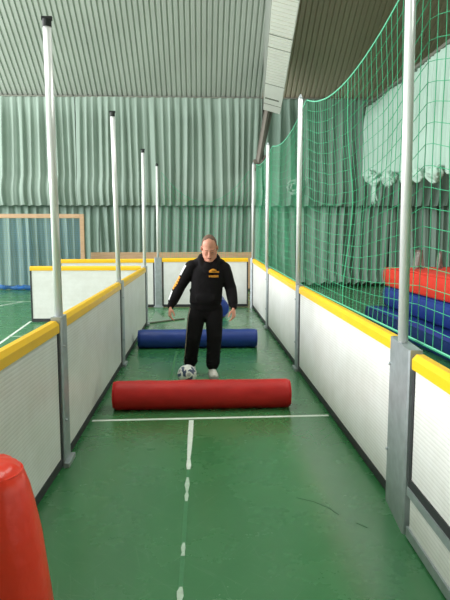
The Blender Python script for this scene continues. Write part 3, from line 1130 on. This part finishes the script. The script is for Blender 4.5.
bmesh.ops.remove_doubles(bm, verts=bm.verts[:], dist=0.0002)
bmesh.ops.recalc_face_normals(bm, faces=bm.faces[:])
bmesh.ops.solidify(bm, geom=bm.faces[:], thickness=0.004)
obj('hair', bm, M['hair'], man, True)

# hoodie
bm = bmesh.new()
loft(bm, [(0.005, 0.05, 0.800, 0.165, 0.118, 0.9), (0.005, 0.05, 0.815, 0.178, 0.130, 0.9), (0.005, 0.05, 0.865, 0.182, 0.134, 0.9), (0.005, 0.045, 0.895, 0.196, 0.146, 0.9), (0.01, 0.04, 0.97, 0.196, 0.146, 0.88),
          (0.02, 0.035, 1.08, 0.192, 0.142, 0.85), (0.032, 0.03, 1.20, 0.198, 0.140, 0.85), (0.038, 0.03, 1.29, 0.190, 0.128, 0.85), (0.04, 0.035, 1.345, 0.150, 0.108, 0.9), (0.042, 0.04, 1.39, 0.095, 0.085)], 36)
for a, b, c in ((shR, elR, wrR), (shL, elL, wrL)):
    a, b, c = V(a), V(b), V(c)
    tube(bm, [a, a.lerp(b, 0.35), a.lerp(b, 0.7), b, b.lerp(c, 0.3), b.lerp(c, 0.62), b.lerp(c, 0.82), b.lerp(c, 0.86), b.lerp(c, 0.98)],
         [0.086, 0.081, 0.073, 0.070, 0.068, 0.062, 0.058, 0.046, 0.042], 20)
tube(bm, [shR, V(W(0.02, 6.86, 1.365)), V(W(0.18, 6.86, 1.36)), shL], [0.072, 0.07, 0.07, 0.072], 18)
# hood bunched round the neck, deep behind, meeting at the throat
pts, rad = [], []
for k in range(25):
    a = -PI / 2 + 2 * PI * k / 24
    front = max(0, -math.sin(a))
    pts.append(W(0.105 + 0.096 * math.cos(a), 6.82 + 0.105 * math.sin(a), 1.418 - 0.125 * front ** 1.3 + 0.03 * math.sin(a)))
    rad.append(0.040 - 0.012 * front + 0.016 * max(0, math.sin(a)))
tube(bm, pts, rad, 14)
ellip(bm, W(0.10, 6.965, 1.34), (0.12, 0.06, 0.11))
ellip(bm, W(0.10, 6.865, 1.37), (0.205, 0.10, 0.075))
ellip(bm, W(0.10, 6.80, 1.30), (0.14, 0.10, 0.10))
# pouch pocket
ellip(bm, (0.005, -0.093, 0.955), (0.125, 0.022, 0.075))
# soft folds above the waistband and in the elbows
rn = random.Random(3)
for k in range(9):
    a = -PI / 2 + rn.uniform(-1.6, 1.6)
    z = rn.uniform(0.91, 1.05)
    p0 = V((0.005 + 0.19 * math.cos(a), 0.045 + 0.14 * math.sin(a), z))
    p1 = V((0.01 + 0.185 * math.cos(a + 0.5), 0.045 + 0.137 * math.sin(a + 0.5), z + rn.uniform(0.02, 0.09)))
    tube(bm, [p0, (p0 + p1) / 2 + (p0 - V((0, 0.04, z))).normalized() * 0.012, p1], [0.006, 0.011, 0.006], 8)
hood = fused('hoodie', bm, M['black_cloth'], man, 0.007, 5, 0.5)
ht = bvh_of(hood)
# chest emblem: a low rounded badge over a line of short strokes
emb = V(W(0.158, 6.68, 1.285))
patch('chest_emblem', ht, emb + V((-0.055, 0, 0.0)), emb + V((0.065, 0, -0.006)), (0, 0, 1), 0.052, (0, -1, 0), M['orange_print'], man, 66, 30, 0.003,
      lambda u, v: (v < 0.30 + 0.62 * math.sin(PI * min(1, u * 1.15)) ** 0.8 if u < 0.87 else v < 0.42) and not (0.36 < v < 0.5 and 0.25 < u < 0.8) and v > 0.08)
patch('chest_lettering', ht, emb + V((-0.055, 0, -0.066)), emb + V((0.060, 0, -0.070)), (0, 0, 1), 0.026, (0, -1, 0), M['orange_print'], man, 60, 12, 0.003,
      lambda u, v: int(u * 60) % 10 not in (8, 9) and not (int(u * 60) % 10 in (3, 4) and 0.25 < v < (0.75 if int(u * 6) % 2 else 1.0)))
# sleeve prints down the outside of his right sleeve: white, orange, white
sR, eR, wR = V(shR), V(elR), V(wrR)
outw = V((-0.90, -0.36, 0.22))
ax = (eR - sR).normalized()
wd = ax.cross(outw).normalized()
up0 = sR.lerp(eR, 0.02)
dashes = lambda n, gap: (lambda u, v: (u * n) % 1 > gap or 0.3 < v < 0.7)
patch('sleeve_print', ht, sR.lerp(eR, -0.02), sR.lerp(eR, 0.47), wd, 0.050, outw, M['white_print'], man, 20, 6, 0.003, lambda u, v: True)
patch('sleeve_print', ht, sR.lerp(eR, 0.52), eR.lerp(wR, 0.18), wd, 0.055, outw, M['orange_print'], man, 20, 6, 0.003, dashes(5, 0.16))
patch('sleeve_print', ht, eR.lerp(wR, 0.26), eR.lerp(wR, 0.72), wd, 0.050, outw, M['white_print'], man, 20, 6, 0.003, lambda u, v: True)
# trousers
bm = bmesh.new()
loft(bm, [(0.01, 0.055, 0.70, 0.150, 0.100), (0.01, 0.055, 0.76, 0.168, 0.118), (0.01, 0.055, 0.84, 0.160, 0.115), (0.01, 0.055, 0.90, 0.150, 0.105)], 30)
for a, b, c, o in ((hipR, knR, anR, -0.012), (hipL, knL, anL, 0.004)):
    a, b, c = V(a), V(b), V(c)
    c2 = c + V((o, -0.01, 0.015))
    tube(bm, [a + V((0, 0, -0.06)), a.lerp(b, 0.4), a.lerp(b, 0.75), b, b.lerp(c2, 0.3), b.lerp(c2, 0.65), b.lerp(c2, 0.88), c2 + V((0, 0, 0.03))],
         [0.110, 0.108, 0.100, 0.094, 0.088, 0.084, 0.086, 0.080], 22)
    rn = random.Random(int(abs(o) * 1000))
    for k in range(9):            # creases stacking above the hem and at the knee
        t = rn.choice([0.0, 0.1, 0.55, 0.7, 0.8, 0.9])
        p = b.lerp(c2, t)
        an = rn.uniform(PI, 2 * PI)
        q = [p + V((0.088 * math.cos(an + e), 0.088 * math.sin(an + e), 0.03 * e)) for e in (-0.5, 0, 0.5)]
        tube(bm, q, [0.006, 0.012, 0.006], 8)
tr = fused('trousers', bm, M['black_trouser'], man, 0.0075, 5, 0.5)
tt = bvh_of(tr)
o2 = V((-0.9, -0.42, 0))
for pa, pb in ((V(hipR).lerp(V(knR), 0.1), V(knR)), (V(knR), V(anR) + V((-0.012, 0, 0.0)))):
    axl = (V(pb) - V(pa)).normalized()
    patch('side_stripe', tt, pa, pb, axl.cross(o2), 0.016, o2, M['grey_print'], man, 16, 3, 0.002)

# shoes
def shoe(an, turn):
    an = V(an)
    g = bpy.data.objects.new('shoe', None)
    Rz = Matrix.Rotation(turn, 4, 'Z') @ Matrix.Diagonal((1.14, 1.12, 1.12, 1))
    bm = bmesh.new()
    # upper: sections from heel to toe (y forward is -y)
    secs = [(0.075, 0.030, 0.050, 0.034), (0.055, 0.052, 0.062, 0.038), (0.02, 0.055, 0.063, 0.040), (-0.03, 0.050, 0.052, 0.042), (-0.08, 0.043, 0.042, 0.046), (-0.13, 0.037, 0.034, 0.046), (-0.165, 0.032, 0.026, 0.036), (-0.182, 0.028, 0.016, 0.018)]
    rings = []
    for y, zc, hz, wx in secs:
        ring = []
        for k in range(20):
            a = 2 * PI * k / 20
            z = zc + hz * math.sin(a)
            ring.append(bm.verts.new(Rz @ V((wx * math.cos(a) * (1.0 if math.sin(a) < 0.3 else 0.86), y, max(0.016, z)))))
        rings.append(ring)
    for a, b in zip(rings, rings[1:]):
        for k in range(20):
            bm.faces.new((a[k], a[(k + 1) % 20], b[(k + 1) % 20], b[k]))
    bm.faces.new(rings[0][::-1]); bm.faces.new(rings[-1])
    base = V((an.x, an.y + 0.01, 0))
    up = obj('shoe', bm, M['shoe'], man, True, base)
    bm = bmesh.new()
    out = [(0.085, 0.0), (0.075, 0.026), (0.04, 0.040), (-0.03, 0.043), (-0.10, 0.051), (-0.15, 0.048), (-0.18, 0.030), (-0.192, 0.0)]
    pl_ = [(w, y) for y, w in out] + [(-w, y) for y, w in out[-2:0:-1]]
    a = [bm.verts.new(Rz @ V((x, y, 0.0))) for x, y in pl_]
    b = [bm.verts.new(Rz @ V((x, y, 0.026))) for x, y in pl_]
    n = len(pl_)
    for k in range(n):
        bm.faces.new((a[k], a[(k + 1) % n], b[(k + 1) % n], b[k]))
    bm.faces.new(a); bm.faces.new(b[::-1])
    obj('sole', bm, M['sole'], up)
    bm = bmesh.new()
    for k in range(4):
        y = -0.035 - 0.022 * k
        z = 0.099 - 0.0075 * k
        tube(bm, [Rz @ V((-0.026, y, z - 0.012)), Rz @ V((0, y - 0.004, z)), Rz @ V((0.026, y, z - 0.012))], 0.004, 6)
    obj('laces', bm, M['white_print'], up, True)
    return up


bpy.context.view_layer.update()
shoe(anR, R(-14))
shoe(anL, R(6))

# ------------------------------------------------------------------ light
def area(name, loc, rot, sx, sy, power, col):
    l = bpy.data.lights.new(name, 'AREA')
    l.shape = 'RECTANGLE'
    l.size, l.size_y = sx, sy
    l.energy = power
    l.color = col
    o = bpy.data.objects.new(name, l)
    COL.objects.link(o)
    o.location = loc
    o.rotation_euler = rot
    return o


# daylight through the long window band in the left wall
area('daylight', (-13.85, 6.0, 4.8), (0, R(-90), 0), 4.6, 24, 4600, (1.0, 0.98, 0.985))
# added soft fill high under the ridge, strongest on the right; no lamp fittings
for x, pw in ((-8, 350), (-2.5, 350), (5.5, 650)):
    area('fill_light', (x, 6.5, 11.5), (0, 0, 0), 1.2, 10, pw, (0.98, 1.0, 0.93))

w = bpy.data.worlds.new('world')
scene.world = w
w.use_nodes = True
bg = w.node_tree.nodes['Background']
bg.inputs['Color'].default_value = (0.9, 0.95, 1.0, 1)
bg.inputs['Strength'].default_value = 1.0

# ------------------------------------------------------------------ camera
cam = bpy.data.cameras.new('camera')
co = bpy.data.objects.new('camera', cam)
COL.objects.link(co)
cam.sensor_fit = 'VERTICAL'
cam.sensor_height = 24
cam.lens = 24 * 570 / 600
co.location = (0, 0, 1.7)
co.rotation_euler = (R(90 - 6.5), 0, R(-2.5))
scene.camera = co

scene.view_settings.view_transform = 'Standard'
scene.view_settings.look = 'None'
scene.view_settings.gamma = 1
scene.view_settings.use_curve_mapping = False
scene.view_settings.exposure = 0.0
